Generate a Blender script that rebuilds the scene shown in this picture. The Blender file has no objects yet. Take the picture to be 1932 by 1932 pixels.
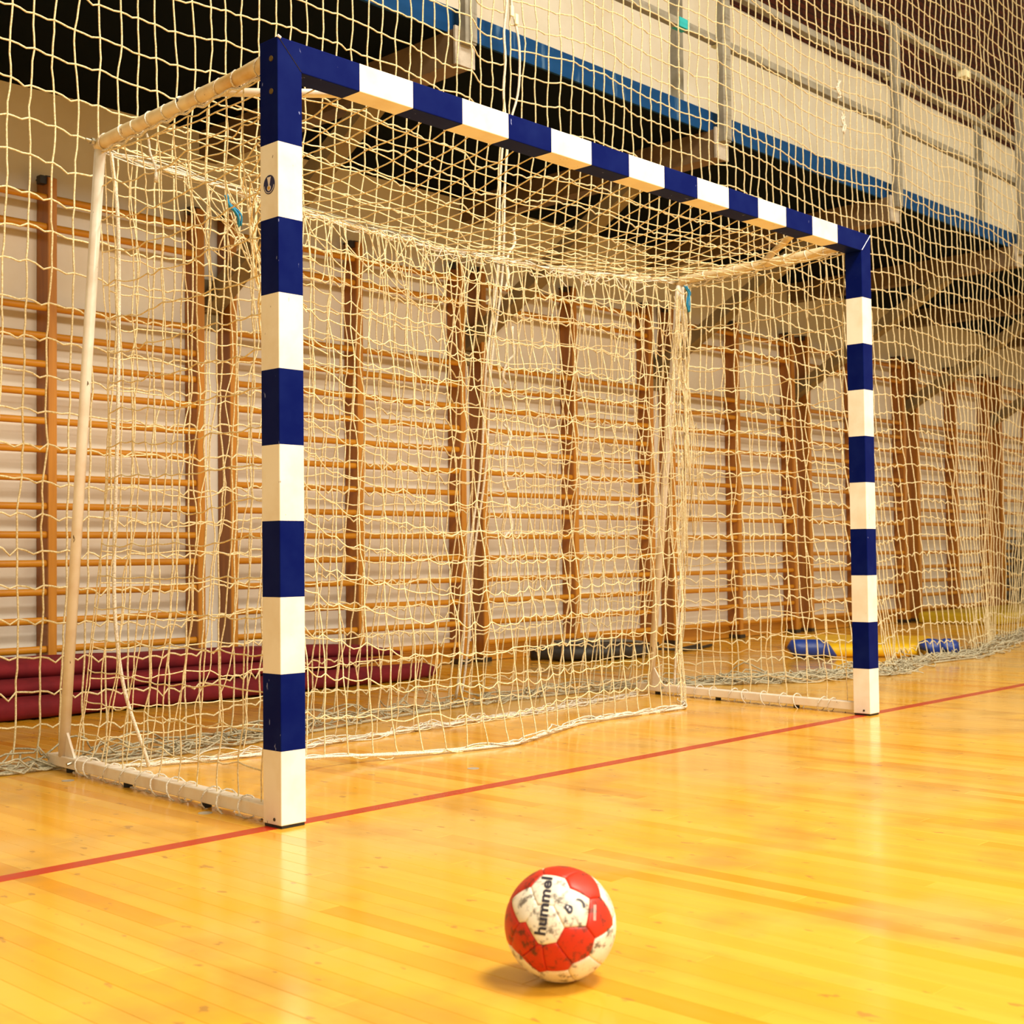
import bpy, bmesh, math, random
import numpy as np
from mathutils import Vector, Matrix
random.seed(7)
rng = np.random.default_rng(11)
SC = bpy.context.scene
COL = SC.collection

# ------------------------------------------------------------------ camera
CAM_POS = Vector((-2.1661, -2.8241, 0.7035))
CR = Vector((0.69012601, -0.72360856, -0.01080471))
CF = Vector((0.72351157, 0.6895489, 0.0324549))
CU = CR.cross(CF)
cam_d = bpy.data.cameras.new('camera')
cam = bpy.data.objects.new('camera', cam_d)
COL.objects.link(cam)
m = Matrix((CR, CU, -CF)).transposed().to_4x4()
m.translation = CAM_POS
cam.matrix_world = m
cam_d.sensor_width = 36.0
cam_d.lens = 2504.2 / 1932 * 36.0
cam_d.clip_end = 200
cam_d.dof.use_dof = True
cam_d.dof.focus_distance = 4.2
cam_d.dof.aperture_fstop = 7.1
SC.camera = cam

# ------------------------------------------------------------------ light
world = bpy.data.worlds.new('hall_light')
SC.world = world
world.use_nodes = True
wbg = world.node_tree.nodes['Background']
wbg.inputs[0].default_value = (1.0, 0.86, 0.52, 1)
wbg.inputs[1].default_value = 0.44

def lamp(name, loc, target, size, power, color):
    d = bpy.data.lights.new(name, 'AREA')
    d.shape = 'RECTANGLE'
    d.size, d.size_y = size
    d.energy = power
    d.color = color
    o = bpy.data.objects.new(name, d)
    COL.objects.link(o)
    o.location = loc
    o.rotation_euler = (Vector(target) - Vector(loc)).to_track_quat('-Z', 'Y').to_euler()
    return o

WARM = (1.0, 0.92, 0.77)
lamp('ceiling_lamp', (0.7, -3.5, 6.6), (0.7, -3.2, 0), (2.0, 1.5), 370, WARM)
lamp('ceiling_lamp', (5.4, -4.2, 6.6), (5.2, -3.6, 0), (2.4, 1.4), 125, WARM)
lamp('ceiling_lamp', (-0.5, -10.5, 6.4), (0.0, 0, 0.5), (2.4, 1.4), 330, WARM)
lamp('ceiling_lamp', (3.0, -11.0, 6.4), (2.8, 0, 0.5), (2.4, 1.4), 240, WARM)

vs = SC.view_settings
vs.view_transform = 'Standard'
vs.look = 'None'
vs.exposure = 0.75
vs.gamma = 1.0
vs.use_curve_mapping = False

# ------------------------------------------------------------------ materials
def lin(h):
    h = h.lstrip('#')
    o = []
    for i in (0, 2, 4):
        c = int(h[i:i+2], 16) / 255
        o.append(c / 12.92 if c <= 0.04045 else ((c + 0.055) / 1.055) ** 2.4)
    return (*o, 1)

def mat(name, col, rough=0.5, spec=0.5, metal=0.0):
    M = bpy.data.materials.new(name)
    M.use_nodes = True
    b = M.node_tree.nodes['Principled BSDF']
    b.inputs['Base Color'].default_value = col if isinstance(col, tuple) else lin(col)
    b.inputs['Roughness'].default_value = rough
    b.inputs['Specular IOR Level'].default_value = spec
    b.inputs['Metallic'].default_value = metal
    return M

def nd(M, typ, **kw):
    n = M.node_tree.nodes.new(typ)
    for k, v in kw.items():
        setattr(n, k, v)
    return n

def lk(M, a, b):
    M.node_tree.links.new(a, b)

def noise(M, scale, detail=4, stretch=(1, 1, 1), rough=0.55, coord='Object'):
    tc = nd(M, 'ShaderNodeTexCoord')
    mp = nd(M, 'ShaderNodeMapping')
    mp.inputs['Scale'].default_value = stretch
    n = nd(M, 'ShaderNodeTexNoise')
    n.inputs['Scale'].default_value = scale
    n.inputs['Detail'].default_value = detail
    n.inputs['Roughness'].default_value = rough
    lk(M, tc.outputs[coord], mp.inputs[0])
    lk(M, mp.outputs[0], n.inputs['Vector'])
    return n.outputs['Fac']

def ramp(M, fac, lo, hi, c0=(0, 0, 0, 1), c1=(1, 1, 1, 1)):
    r = nd(M, 'ShaderNodeValToRGB')
    r.color_ramp.elements[0].position = lo
    r.color_ramp.elements[1].position = hi
    r.color_ramp.elements[0].color = c0
    r.color_ramp.elements[1].color = c1
    lk(M, fac, r.inputs[0])
    return r.outputs[0]

def mixc(M, fac, a, b, blend='MIX'):
    n = nd(M, 'ShaderNodeMix', data_type='RGBA', blend_type=blend)
    if isinstance(fac, float):
        n.inputs[0].default_value = fac
    else:
        lk(M, fac, n.inputs[0])
    for i, v in ((6, a), (7, b)):
        if isinstance(v, tuple):
            n.inputs[i].default_value = v
        else:
            lk(M, v, n.inputs[i])
    return n.outputs[2]

def base(M, sock):
    lk(M, sock, M.node_tree.nodes['Principled BSDF'].inputs['Base Color'])

def bump(M, fac, strength=0.2, dist=0.01):
    b = nd(M, 'ShaderNodeBump')
    b.inputs['Strength'].default_value = strength
    b.inputs['Distance'].default_value = dist
    lk(M, fac, b.inputs['Height'])
    lk(M, b.outputs[0], M.node_tree.nodes['Principled BSDF'].inputs['Normal'])

def speckled(name, c0, c1, scale, lo, hi, rough=0.5, spec=0.5, stretch=(1, 1, 1), coord='Object'):
    M = mat(name, c0, rough, spec)
    f = ramp(M, noise(M, scale, 5, stretch, 0.6, coord), lo, hi)
    base(M, mixc(M, f, lin(c0), lin(c1)))
    return M

def m_paint(name, col, dirt, chips, rough=0.38, spec=0.5):
    M = mat(name, col, rough, spec)
    a = ramp(M, noise(M, 9, 5), 0.42, 0.75)
    c = mixc(M, a, lin(col), lin(dirt))
    b = ramp(M, noise(M, 55, 3, (1, 1, 0.35)), 0.712, 0.73)
    base(M, mixc(M, b, c, lin(chips)))
    return M

M_BLUE = m_paint('blue_paint', '#030f52', '#0c1a5a', '#7a82b4', 0.5, 0.04)
M_WHITE = m_paint('white_paint', '#efe9df', '#e2d6c2', '#8f8272')
M_WPIPE = m_paint('white_pipe_paint', '#ece3d8', '#dcc8b4', '#6d5b45')
M_TOPBAR = m_paint('aged_white_pipe', '#e6d6b4', '#c9a566', '#8f6a2f')
M_STEEL = mat('zinc_steel', '#b9b4a6', 0.3, 0.5, 0.9)
M_DARK = mat('black_rubber', '#16120f', 0.6)
M_MITER = mat('bare_aluminium', '#c9ccd4', 0.35, 0.5, 0.6)

def m_cord(name, c0, c1, sc=160):
    M = mat(name, c0, 0.85, 0.2)
    f = ramp(M, noise(M, sc, 2), 0.35, 0.7)
    base(M, mixc(M, f, lin(c0), lin(c1)))
    return M
M_NET = m_cord('goal_net_cord', '#ecdfbe', '#c8b07c')
M_ROPE = m_cord('white_rope', '#efe8dc', '#b9ad9b', 220)
M_CURT = m_cord('curtain_net_cord', '#e6d9b6', '#bfa878')
M_CURTG = m_cord('dusty_net_cord', '#c8bfa6', '#9a917a')
M_CABLE = mat('steel_cable', '#a9a79a', 0.4, 0.5, 0.7)
M_STRING = mat('blue_string', '#1f86b8', 0.7)

# wood floor
BW, BL = 0.0566, 1.6
M_FLOOR = mat('varnished_floor', '#e8b03c', 0.2, 0.5)
def floor_nodes(M):
    geo = nd(M, 'ShaderNodeNewGeometry')
    sep = nd(M, 'ShaderNodeSeparateXYZ')
    lk(M, geo.outputs['Position'], sep.inputs[0])
    def math_(op, a, b=None):
        n = nd(M, 'ShaderNodeMath', operation=op)
        for i, v in ((0, a), (1, b)):
            if v is None: continue
            if isinstance(v, (int, float)): n.inputs[i].default_value = v
            else: lk(M, v, n.inputs[i])
        return n.outputs[0]
    ix = math_('FLOOR', math_('DIVIDE', sep.outputs[0], BW))
    off = math_('MULTIPLY', math_('FRACT', math_('ADD', math_('MULTIPLY', ix, 0.6180339), 100.0)), BL)
    iy = math_('FLOOR', math_('DIVIDE', math_('ADD', sep.outputs[1], off), BL))
    cmb = nd(M, 'ShaderNodeCombineXYZ')
    lk(M, ix, cmb.inputs[0]); lk(M, iy, cmb.inputs[1])
    wn = nd(M, 'ShaderNodeTexWhiteNoise', noise_dimensions='2D')
    lk(M, cmb.outputs[0], wn.inputs['Vector'])
    def nz(scale, stretch, detail=4):
        mp = nd(M, 'ShaderNodeMapping'); mp.inputs['Scale'].default_value = stretch
        n = nd(M, 'ShaderNodeTexNoise'); n.inputs['Scale'].default_value = scale
        n.inputs['Detail'].default_value = detail
        lk(M, geo.outputs['Position'], mp.inputs[0]); lk(M, mp.outputs[0], n.inputs['Vector'])
        return n.outputs['Fac']
    c = ramp(M, wn.outputs['Value'], 0.0, 1.0, lin('#dc9f24'), lin('#e4b243'))
    c = mixc(M, ramp(M, wn.outputs['Value'], 0.87, 0.93), c, lin('#d08e12'))
    c = mixc(M, ramp(M, nz(14, (1, 0.06, 1)), 0.45, 0.75), c, lin('#d69b2c'))
    worn = ramp(M, nz(0.9, (1, 1.3, 1), 5), 0.50, 0.62)
    c = mixc(M, mixc(M, 0.6, (0, 0, 0, 1), worn), c, lin('#d2ac64'))
    dirt = ramp(M, nz(3.1, (1, 0.8, 1), 6), 0.53, 0.68)
    c = mixc(M, mixc(M, 0.45, (0, 0, 0, 1), dirt), c, lin('#9a7236'))
    scuff = ramp(M, nz(26, (1, 0.5, 1), 3), 0.665, 0.70)
    c = mixc(M, mixc(M, 0.5, (0, 0, 0, 1), scuff), c, lin('#7d5a35'))
    base(M, c)
    r = ramp(M, nz(6, (1, 0.3, 1)), 0.3, 0.8, (0.11, 0.11, 0.11, 1), (0.25, 0.25, 0.25, 1))
    lk(M, r, M.node_tree.nodes['Principled BSDF'].inputs['Roughness'])
floor_nodes(M_FLOOR)
M_LINE = speckled('red_line_paint', '#b02408', '#a2331a', 24, 0.45, 0.75, 0.25)

M_WALL = speckled('wall_plaster', '#e8e0d4', '#dccfbc', 2.5, 0.35, 0.75, 0.8, 0.2)
M_BRICK = mat('brown_brick', '#5a2410', 0.9, 0.2)
def brick_nodes(M):
    tc = nd(M, 'ShaderNodeTexCoord'); mp = nd(M, 'ShaderNodeMapping')
    mp.inputs['Rotation'].default_value = (math.pi/2, 0, 0)
    b = nd(M, 'ShaderNodeTexBrick')
    b.inputs['Color1'].default_value = lin('#4c1c0b'); b.inputs['Color2'].default_value = lin('#361307')
    b.inputs['Mortar'].default_value = lin('#1e0d06')
    b.inputs['Scale'].default_value = 1.0
    b.inputs['Brick Width'].default_value = 0.22; b.inputs['Row Height'].default_value = 0.055
    b.inputs['Mortar Size'].default_value = 0.006
    lk(M, tc.outputs['Object'], mp.inputs[0]); lk(M, mp.outputs[0], b.inputs['Vector'])
    base(M, b.outputs['Color'])
brick_nodes(M_BRICK)
M_SOFFIT = mat('navy_soffit', '#061019', 0.9, 0.08)
M_FASCIA = mat('blue_fascia', '#033a6c', 0.7, 0.15)
f_ = ramp(M_FASCIA, noise(M_FASCIA, 18, 5, (1, 1, 0.15)), 0.62, 0.75)
base(M_FASCIA, mixc(M_FASCIA, mixc(M_FASCIA, 0.3, (0, 0, 0, 1), f_), lin('#033a6c'), lin('#7fa2bd')))
M_BEAM = speckled('beam_paint', '#7c6548', '#5f4c36', 5, 0.35, 0.7, 0.55)
M_STRUT = speckled('strut_paint', '#8d7c58', '#746444', 5, 0.35, 0.7, 0.55)
M_PLATE = speckled('grey_plate', '#b7ada0', '#8d8478', 12, 0.4, 0.7, 0.5)
M_RAIL = speckled('grey_rail_paint', '#8f8a7e', '#767166', 7, 0.4, 0.7, 0.5)
M_TAPE = mat('teal_tape', '#12a5b0', 0.5)
M_CLIP = mat('cream_plastic', '#e9e4c0', 0.5)

def m_wood(name, c0, c1, stretch):
    M = mat(name, c0, 0.4, 0.5)
    a = ramp(M, noise(M, 22, 5, stretch), 0.35, 0.7)
    base(M, mixc(M, a, lin(c0), lin(c1)))
    return M
M_UPR = m_wood('upright_wood', '#a4651c', '#8a5014', (1, 1, 0.08))
M_UPR_LIT = m_wood('upright_lit_wood', '#c4822a', '#ac6c1c', (1, 1, 0.08))  # upright wood made lighter, painting in the light on the front faces
M_RUNG = m_wood('rung_wood', '#d08c1e', '#bc7814', (0.1, 1, 1))
M_SKIRT = m_wood('skirting_wood', '#c8892c', '#b47620', (0.1, 1, 1))
M_IRON = mat('dark_iron', '#2a221a', 0.5)
M_BURG = speckled('burgundy_cloth', '#7c1f26', '#621820', 9, 0.35, 0.7, 0.8, 0.2)
M_BAG = speckled('black_nylon', '#1e1a18', '#332c26', 30, 0.4, 0.7, 0.6)
M_BAGG = speckled('grey_nylon', '#6f675c', '#544d44', 30, 0.4, 0.7, 0.6)
M_YEL = speckled('yellow_vinyl', '#f0c010', '#dca80c', 5, 0.4, 0.7, 0.45)
M_OLIVE = speckled('dull_yellow_vinyl', '#cfae20', '#b5961a', 4, 0.4, 0.7, 0.5)
M_BVIN = speckled('blue_vinyl', '#1b3f9c', '#16307c', 6, 0.4, 0.7, 0.4)
M_CASE = mat('dark_green_vinyl', '#22261c', 0.6)  # own dark colour of the upright case

def m_ball(name, c, c2):
    M = mat(name, c, 0.42, 0.4)
    a = ramp(M, noise(M, 16, 5), 0.45, 0.7)
    cc = mixc(M, mixc(M, 0.6, (0, 0, 0, 1), a), lin(c), lin(c2))
    d = ramp(M, noise(M, 48, 6, rough=0.7), 0.52, 0.62)
    cc = mixc(M, mixc(M, 0.8, (0, 0, 0, 1), d), cc, lin('#3b2620'))
    base(M, cc)
    bump(M, noise(M, 900, 1), 0.1, 0.0005)
    return M
M_BRED = m_ball('ball_red', '#c42a14', '#b02612')
M_BWHT = m_ball('ball_white', '#ece4d6', '#cdb79a')
M_INK = mat('dark_ink', '#2b2535', 0.5)
M_GREY = mat('pale_grey_print', '#d8c8c0', 0.5)
M_NAVY = mat('emblem_navy', '#0e1550', 0.4)
M_EWHT = mat('emblem_white', '#d8d0d8', 0.4)
M_EGLD = mat('emblem_gold', '#c89a30', 0.4)

# ------------------------------------------------------------------ mesh helpers
class MB:
    def __init__(s):
        s.v = []; s.f = []; s.mi = []; s.n = 0
    def add(s, verts, faces, mi=0):
        verts = [tuple(map(float, p)) for p in verts]
        s.v += verts
        for f in faces:
            s.f.append(tuple(i + s.n for i in f)); s.mi.append(mi)
        s.n += len(verts)
    def box(s, x0, x1, y0, y1, z0, z1, mi=0, mx=None):
        vs_ = [(x, y, z) for x in (x0, x1) for y in (y0, y1) for z in (z0, z1)]
        if mx is not None: vs_ = [mx @ Vector(p) for p in vs_]
        s.add(vs_, [(0, 1, 3, 2), (4, 6, 7, 5), (0, 4, 5, 1), (2, 3, 7, 6), (0, 2, 6, 4), (1, 5, 7, 3)], mi)
    def tube(s, pts, r, k=6, cap=True, mi=0):
        P = np.asarray(pts, float)
        n = len(P)
        T = np.empty_like(P)
        T[1:-1] = P[2:] - P[:-2]; T[0] = P[1] - P[0]; T[-1] = P[-1] - P[-2]
        T /= np.linalg.norm(T, axis=1)[:, None] + 1e-12
        ref = np.array([0., 0., 1.]) if abs(T[:, 2]).mean() < 0.75 else np.array([0., 1., 0.])
        A = np.cross(T, ref)
        bad = np.linalg.norm(A, axis=1) < 1e-3
        A[bad] = np.cross(T[bad], np.array([1., 0., 0.]))
        A /= np.linalg.norm(A, axis=1)[:, None] + 1e-12
        B = np.cross(T, A)
        R = np.broadcast_to(np.asarray(r, float), (n,))
        ang = np.arange(k) * 2 * math.pi / k
        V = P[:, None, :] + R[:, None, None] * (A[:, None, :] * np.cos(ang)[None, :, None] + B[:, None, :] * np.sin(ang)[None, :, None])
        b0 = s.n
        s.v += [tuple(p) for p in V.reshape(-1, 3).tolist()]
        s.n += n * k
        for i in range(n - 1):
            for j in range(k):
                a = b0 + i * k + j; b = b0 + i * k + (j + 1) % k
                s.f.append((a, b, b + k, a + k)); s.mi.append(mi)
        if cap:
            s.f.append(tuple(b0 + j for j in range(k))[::-1]); s.mi.append(mi)
            s.f.append(tuple(b0 + (n - 1) * k + j for j in range(k))); s.mi.append(mi)
    def bar(s, p0, p1, w, h, up=(0, 0, 1), mi=0):
        p0 = Vector(p0); p1 = Vector(p1)
        d = (p1 - p0).normalized(); sd = d.cross(Vector(up)).normalized(); u = sd.cross(d)
        c = []
        for p in (p0, p1):
            for a, b in ((-1, -1), (1, -1), (1, 1), (-1, 1)):
                c.append(p + sd * a * w / 2 + u * b * h / 2)
        s.add(c, [(0, 1, 2, 3), (7, 6, 5, 4), (0, 4, 5, 1), (1, 5, 6, 2), (2, 6, 7, 3), (3, 7, 4, 0)], mi)
    def mesh(s, name, mats, smooth=False):
        me = bpy.data.meshes.new(name)
        me.from_pydata(s.v, [], s.f)
        for mm in (mats if isinstance(mats, (list, tuple)) else [mats]):
            me.materials.append(mm)
        me.polygons.foreach_set('material_index', s.mi)
        if smooth:
            me.polygons.foreach_set('use_smooth', [True] * len(s.f))
        me.update()
        bm = bmesh.new(); bm.from_mesh(me)
        bmesh.ops.recalc_face_normals(bm, faces=bm.faces)
        bm.to_mesh(me); bm.free()
        return me

def put(name, me, parent=None):
    o = bpy.data.objects.new(name, me)
    COL.objects.link(o)
    if parent is not None: o.parent = parent
    return o

def obj(name, mb, mats, parent=None, smooth=False, bevel=0.0):
    o = put(name, mb.mesh(name, mats, smooth), parent)
    if bevel:
        b = o.modifiers.new('bevel', 'BEVEL'); b.width = bevel; b.segments = 2; b.limit_method = 'ANGLE'
    return o

def thing(name, label, cat, loc=(0, 0, 0), group=None):
    o = bpy.data.objects.new(name, None)
    COL.objects.link(o)
    o.empty_display_size = 0.1
    o.location = loc
    tag(o, label, cat, group)
    return o

def tag(o, label, cat, group=None):
    o['label'] = label; o['category'] = cat
    if group: o['group'] = group
    return o

def struct(o, label=None, cat=None):
    o['kind'] = 'structure'
    if label: o['label'] = label
    if cat: o['category'] = cat
    return o

def lerp(a, b, t): return a + (b - a) * t
def smooth_path(pts, sub=4):
    """Catmull-Rom through points (n,3)."""
    P = np.asarray(pts, float)
    Q = np.vstack([2 * P[0] - P[1], P, 2 * P[-1] - P[-2]])
    t = (np.arange(sub) / sub)[:, None]
    out = []
    for i in range(1, len(Q) - 2):
        a, b, c, d = Q[i - 1], Q[i], Q[i + 1], Q[i + 2]
        out.append(0.5 * (2 * b + (c - a) * t + (2 * a - 5 * b + 4 * c - d) * t * t + (3 * b - a - 3 * c + d) * t ** 3))
    out.append(P[-1:])
    return np.vstack(out)

# ------------------------------------------------------------------ floor
mb = MB(); mb.box(-10, 22, -12, 3.6, -0.12, -0.0035)
floor = struct(obj('floor', mb, M_FLOOR), 'varnished yellow wooden sports hall floor', 'floor')

def board_mesh():
    b = MB()
    w, l, c, g = BW, BL, 0.0009, 0.00025
    x0, x1, y0, y1 = g, w - g, g, l - g
    vv = [(x0, y0, -0.0035), (x1, y0, -0.0035), (x1, y1, -0.0035), (x0, y1, -0.0035),
          (x0, y0, -c * 0.5), (x1, y0, -c * 0.5), (x1, y1, -c * 0.5), (x0, y1, -c * 0.5),
          (x0 + c, y0 + c, 0), (x1 - c, y0 + c, 0), (x1 - c, y1 - c, 0), (x0 + c, y1 - c, 0)]
    ff = [(8, 9, 10, 11)]
    for q in (0, 4):
        for i in range(4):
            j = (i + 1) % 4
            ff.append((q + i, q + j, q + 4 + j, q + 4 + i))
    return vv, ff
bv, bf = board_mesh()
tmp = MB(); tmp.add(bv, bf)
board_me = tmp.mesh('floor_board', M_FLOOR)
cells = []
for ix in range(int(-3.2 / BW), int(16 / BW)):
    off = ((ix * 0.6180339 + 100.0) % 1.0) * BL
    iy0 = math.floor((-3.2 + off) / BL)
    for iy in range(iy0, math.floor((3.45 + off) / BL) + 1):
        x, y = ix * BW, iy * BL - off
        if y + BL > 3.5: continue
        best = None
        for t in (0.05, 0.3, 0.55, 0.8, 0.98):
            d = Vector((x + BW / 2, y + BL * t, 0)) - CAM_POS
            z = d.dot(CF)
            if z < 0.2: continue
            u = d.dot(CR) / z; v = d.dot(CU) / z
            if abs(u) < 0.386 and abs(v) < 0.386 and (best is None or z < best): best = z
        cells.append((best if best else 99 + math.hypot(x + 2, y + 2), x, y))
cells.sort()
for d_, x, y in cells[:300]:
    o = put('floor_board', board_me, floor); o.location = (x, y, 0)
rest = MB()
for d_, x, y in cells[300:]:
    rest.add([(p[0] + x, p[1] + y, p[2]) for p in bv], bf)
o = obj('distant_floor_boards', rest, M_FLOOR, floor); o['kind'] = 'stuff'
mb = MB(); mb.box(-4, 16, 0.015, 0.068, -0.001, 0.0006)
obj('red_goal_line', mb, M_LINE, floor)

for px, py in [(0.933, 0.319), (-0.068, 1.144), (-0.083, 0.345)]:
    mb = MB(); mb.tube([(px, py, -0.001), (px, py, 0.0009)], 0.02, 16)
    obj('floor_socket_cover', mb, M_PLATE, floor)

# ------------------------------------------------------------------ back wall
WALL_Y = 3.5
mb = MB(); mb.box(-6, 22, WALL_Y, WALL_Y + 0.25, -0.1, 5.37)
wall = struct(obj('wall_back', mb, M_WALL), 'cream plastered hall wall with brown brick above', 'wall')
mb = MB(); mb.box(-6, 22, WALL_Y - 0.02, WALL_Y + 0.25, 5.37, 8.6)
obj('brickwork', mb, M_BRICK, wall)
mb = MB(); mb.box(-6, 22, WALL_Y - 0.022, WALL_Y, 0, 0.085); mb.box(-6, 22, WALL_Y - 0.012, WALL_Y, 0.085, 0.135)
struct(obj('baseboard_back', mb, M_SKIRT, None, False, 0.003), 'varnished wooden skirting board along the wall', 'skirting')

# ------------------------------------------------------------------ gallery
GY = 1.5
gal = thing('gallery', 'overhanging spectator gallery with navy underside and blue edge', 'gallery', (0, 0, 0))
gal['kind'] = 'structure'
mb = MB(); mb.box(-6, 22, GY, WALL_Y, 3.09, 3.2)
obj('slab', mb, M_SOFFIT, gal)
mb = MB(); mb.box(-6, 22, GY - 0.015, GY, 3.085, 3.208)
obj('blue_fascia', mb, M_FASCIA, gal)
mb = MB(); mb.box(-6, 22, GY, WALL_Y, 3.2, 3.212)
obj('gallery_floor', mb, M_PLATE, gal)
BX = [2.02 + 2.03 * i for i in range(-2, 8)]
beam_mb = MB(); beam_mb.box(-0.055, 0.055, 1.44, WALL_Y, 2.93, 3.09)
beam_me = beam_mb.mesh('beam', M_BEAM)
pl_mb = MB(); pl_mb.box(-0.062, 0.062, 1.428, 1.44, 2.925, 3.1)
pl_me = pl_mb.mesh('end_plate', M_PLATE)
st_mb = MB(); st_mb.bar((0, 3.48, 2.11), (0, 2.03, 2.94), 0.09, 0.11, (1, 0, 0))
st_mb.box(-0.07, 0.07, WALL_Y - 0.02, WALL_Y, 1.98, 2.26)
st_me = st_mb.mesh('strut', M_STRUT)
for x in BX:
    b = put('beam', beam_me, gal); b.location = (x, 0, 0)
    e = put('end_plate', pl_me, b)
    s_ = put('strut', st_me, gal); s_.location = (x, 0, 0)

rl = thing('gallery_railing', 'grey steel railing with three rails along the gallery edge', 'railing', (0, 1.42, 3.0))
rl.location = (0, 0, 0)
for zc, w in ((3.605, 0.045), (3.935, 0.045), (4.285, 0.045)):
    mb = MB(); mb.box(-6, 22, 1.43, 1.475, zc - 0.022, zc + 0.022)
    obj('rail', mb, M_RAIL, rl, False, 0.003)
ps = MB(); ps.box(-0.035, 0.035, 1.39, 1.428, 3.02, 4.28); ps.box(-0.012, 0.035, 1.385, 1.39, 3.03, 4.27)
ps_me = ps.mesh('post', M_RAIL)
rp = MB(); rp.box(-0.03, 0.03, 1.71, 1.76, 3.212, 4.16)
rp_me = rp.mesh('rear_post', M_RAIL)
dg = MB(); dg.bar((0, 1.735, 4.13), (0, 1.45, 4.29), 0.04, 0.04, (1, 0, 0))
dg_me = dg.mesh('brace', M_RAIL)
for i, x in enumerate(BX):
    p = put('post', ps_me, rl); p.location = (x, 0, 0)
    if i % 2 == 1:
        q = put('rear_post', rp_me, rl); q.location = (x, 0, 0)
        q = put('brace', dg_me, rl); q.location = (x, 0, 0)
for x0, x1, zc, mm, nm in ((3.66, 3.75, 3.605, M_TAPE, 'teal_tape'), (4.03, 4.07, 3.6, M_CLIP, 'cream_clip'), (6.05, 6.09, 3.6, M_CLIP, 'cream_clip'),
                       (6.05, 6.09, 3.93, M_CLIP, 'cream_clip'), (7.2, 7.3, 4.24, M_CLIP, 'cream_clip')):
    mb = MB(); mb.box(x0, x1, 1.425, 1.48, zc - 0.025, zc + 0.026)
    obj(nm, mb, mm, rl)

# ------------------------------------------------------------------ wall bars
YF, YB = 3.37, 3.495
up_mb = MB()
up_mb.box(0, 0.042, YF + 0.012, YB, 0.0, 2.62)
up_me = up_mb.mesh('upright', M_UPR)
ed_mb = MB(); ed_mb.box(-0.001, 0.043, YF, YF + 0.013, 0.02, 2.615)  # thin strip added to carry the painted light of the upright's front
ed_me = ed_mb.mesh('lit_front_strip', M_UPR_LIT)
br_mb = MB(); br_mb.box(-0.035, 0.0, YF + 0.02, YF + 0.06, 2.585, 2.625); br_mb.box(-0.006, 0.03, YF + 0.02, YB, 2.62, 2.628)
br_me = br_mb.mesh('bracket', M_IRON)
ft_mb = MB(); ft_mb.box(-0.012, 0.062, YF - 0.004, YB, 0.0, 0.03)
ft_me = ft_mb.mesh('foot', M_IRON)
RZ = [2.517, 2.37] + [1.963 - 0.1418 * k for k in range(13)] + [0.125]
rg = MB()
ang = [2 * math.pi * k / 10 for k in range(10)]
rg.add([(x, 0.014 * math.cos(a), 0.0185 * math.sin(a)) for x in (0, 1) for a in ang],
       [(k, (k + 1) % 10, 10 + (k + 1) % 10, 10 + k) for k in range(10)])
rg_me = rg.mesh('rung', M_RUNG, True)
pairs = [(-0.15, 0.03), (1.91, 2.121), (3.904, 4.102), (5.915, 6.185), (7.944, 8.2), (9.979, 10.259), (11.919, 12.235), (14.0, 14.2)]
mids = [1.049, 3.034, 5.026, 7.086, 9.049, 11.115, 13.1]
wb_labels = ['wooden wall bars at the left edge, behind the burgundy cloth rolls',
             'wooden wall bars between the left goal post and the middle of the goal',
             'wooden wall bars behind the black bag, seen through the goal',
             'wooden wall bars behind the far rear pole of the goal',
             'wooden wall bars directly behind the right goal post',
             'wooden wall bars just right of the right goal post, above the far yellow mat',
             'last wooden wall bars at the right edge, beside the dark case']
for i, mx in enumerate(mids):
    xl, xr = pairs[i][1], pairs[i + 1][0]
    t = thing('wall_bars', wb_labels[i], 'wall bars', ((xl + xr) / 2, YB, 0), 'wall bars along the back wall')
    ox, oy = (xl + xr) / 2, YB
    for px in (xl, mx, xr):
        u = put('upright', up_me, t); u.location = (px - 0.042 - ox, -oy, 0)
        put('lit_front_strip', ed_me, u); put('bracket', br_me, u); put('foot', ft_me, u)
    for a, b in ((xl, mx - 0.042), (mx, xr - 0.042)):
        for z in RZ:
            r_ = put('rung', rg_me, t); r_.location = (a - ox, 3.40 - oy, z); r_.scale = (b - a, 1, 1)

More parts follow.
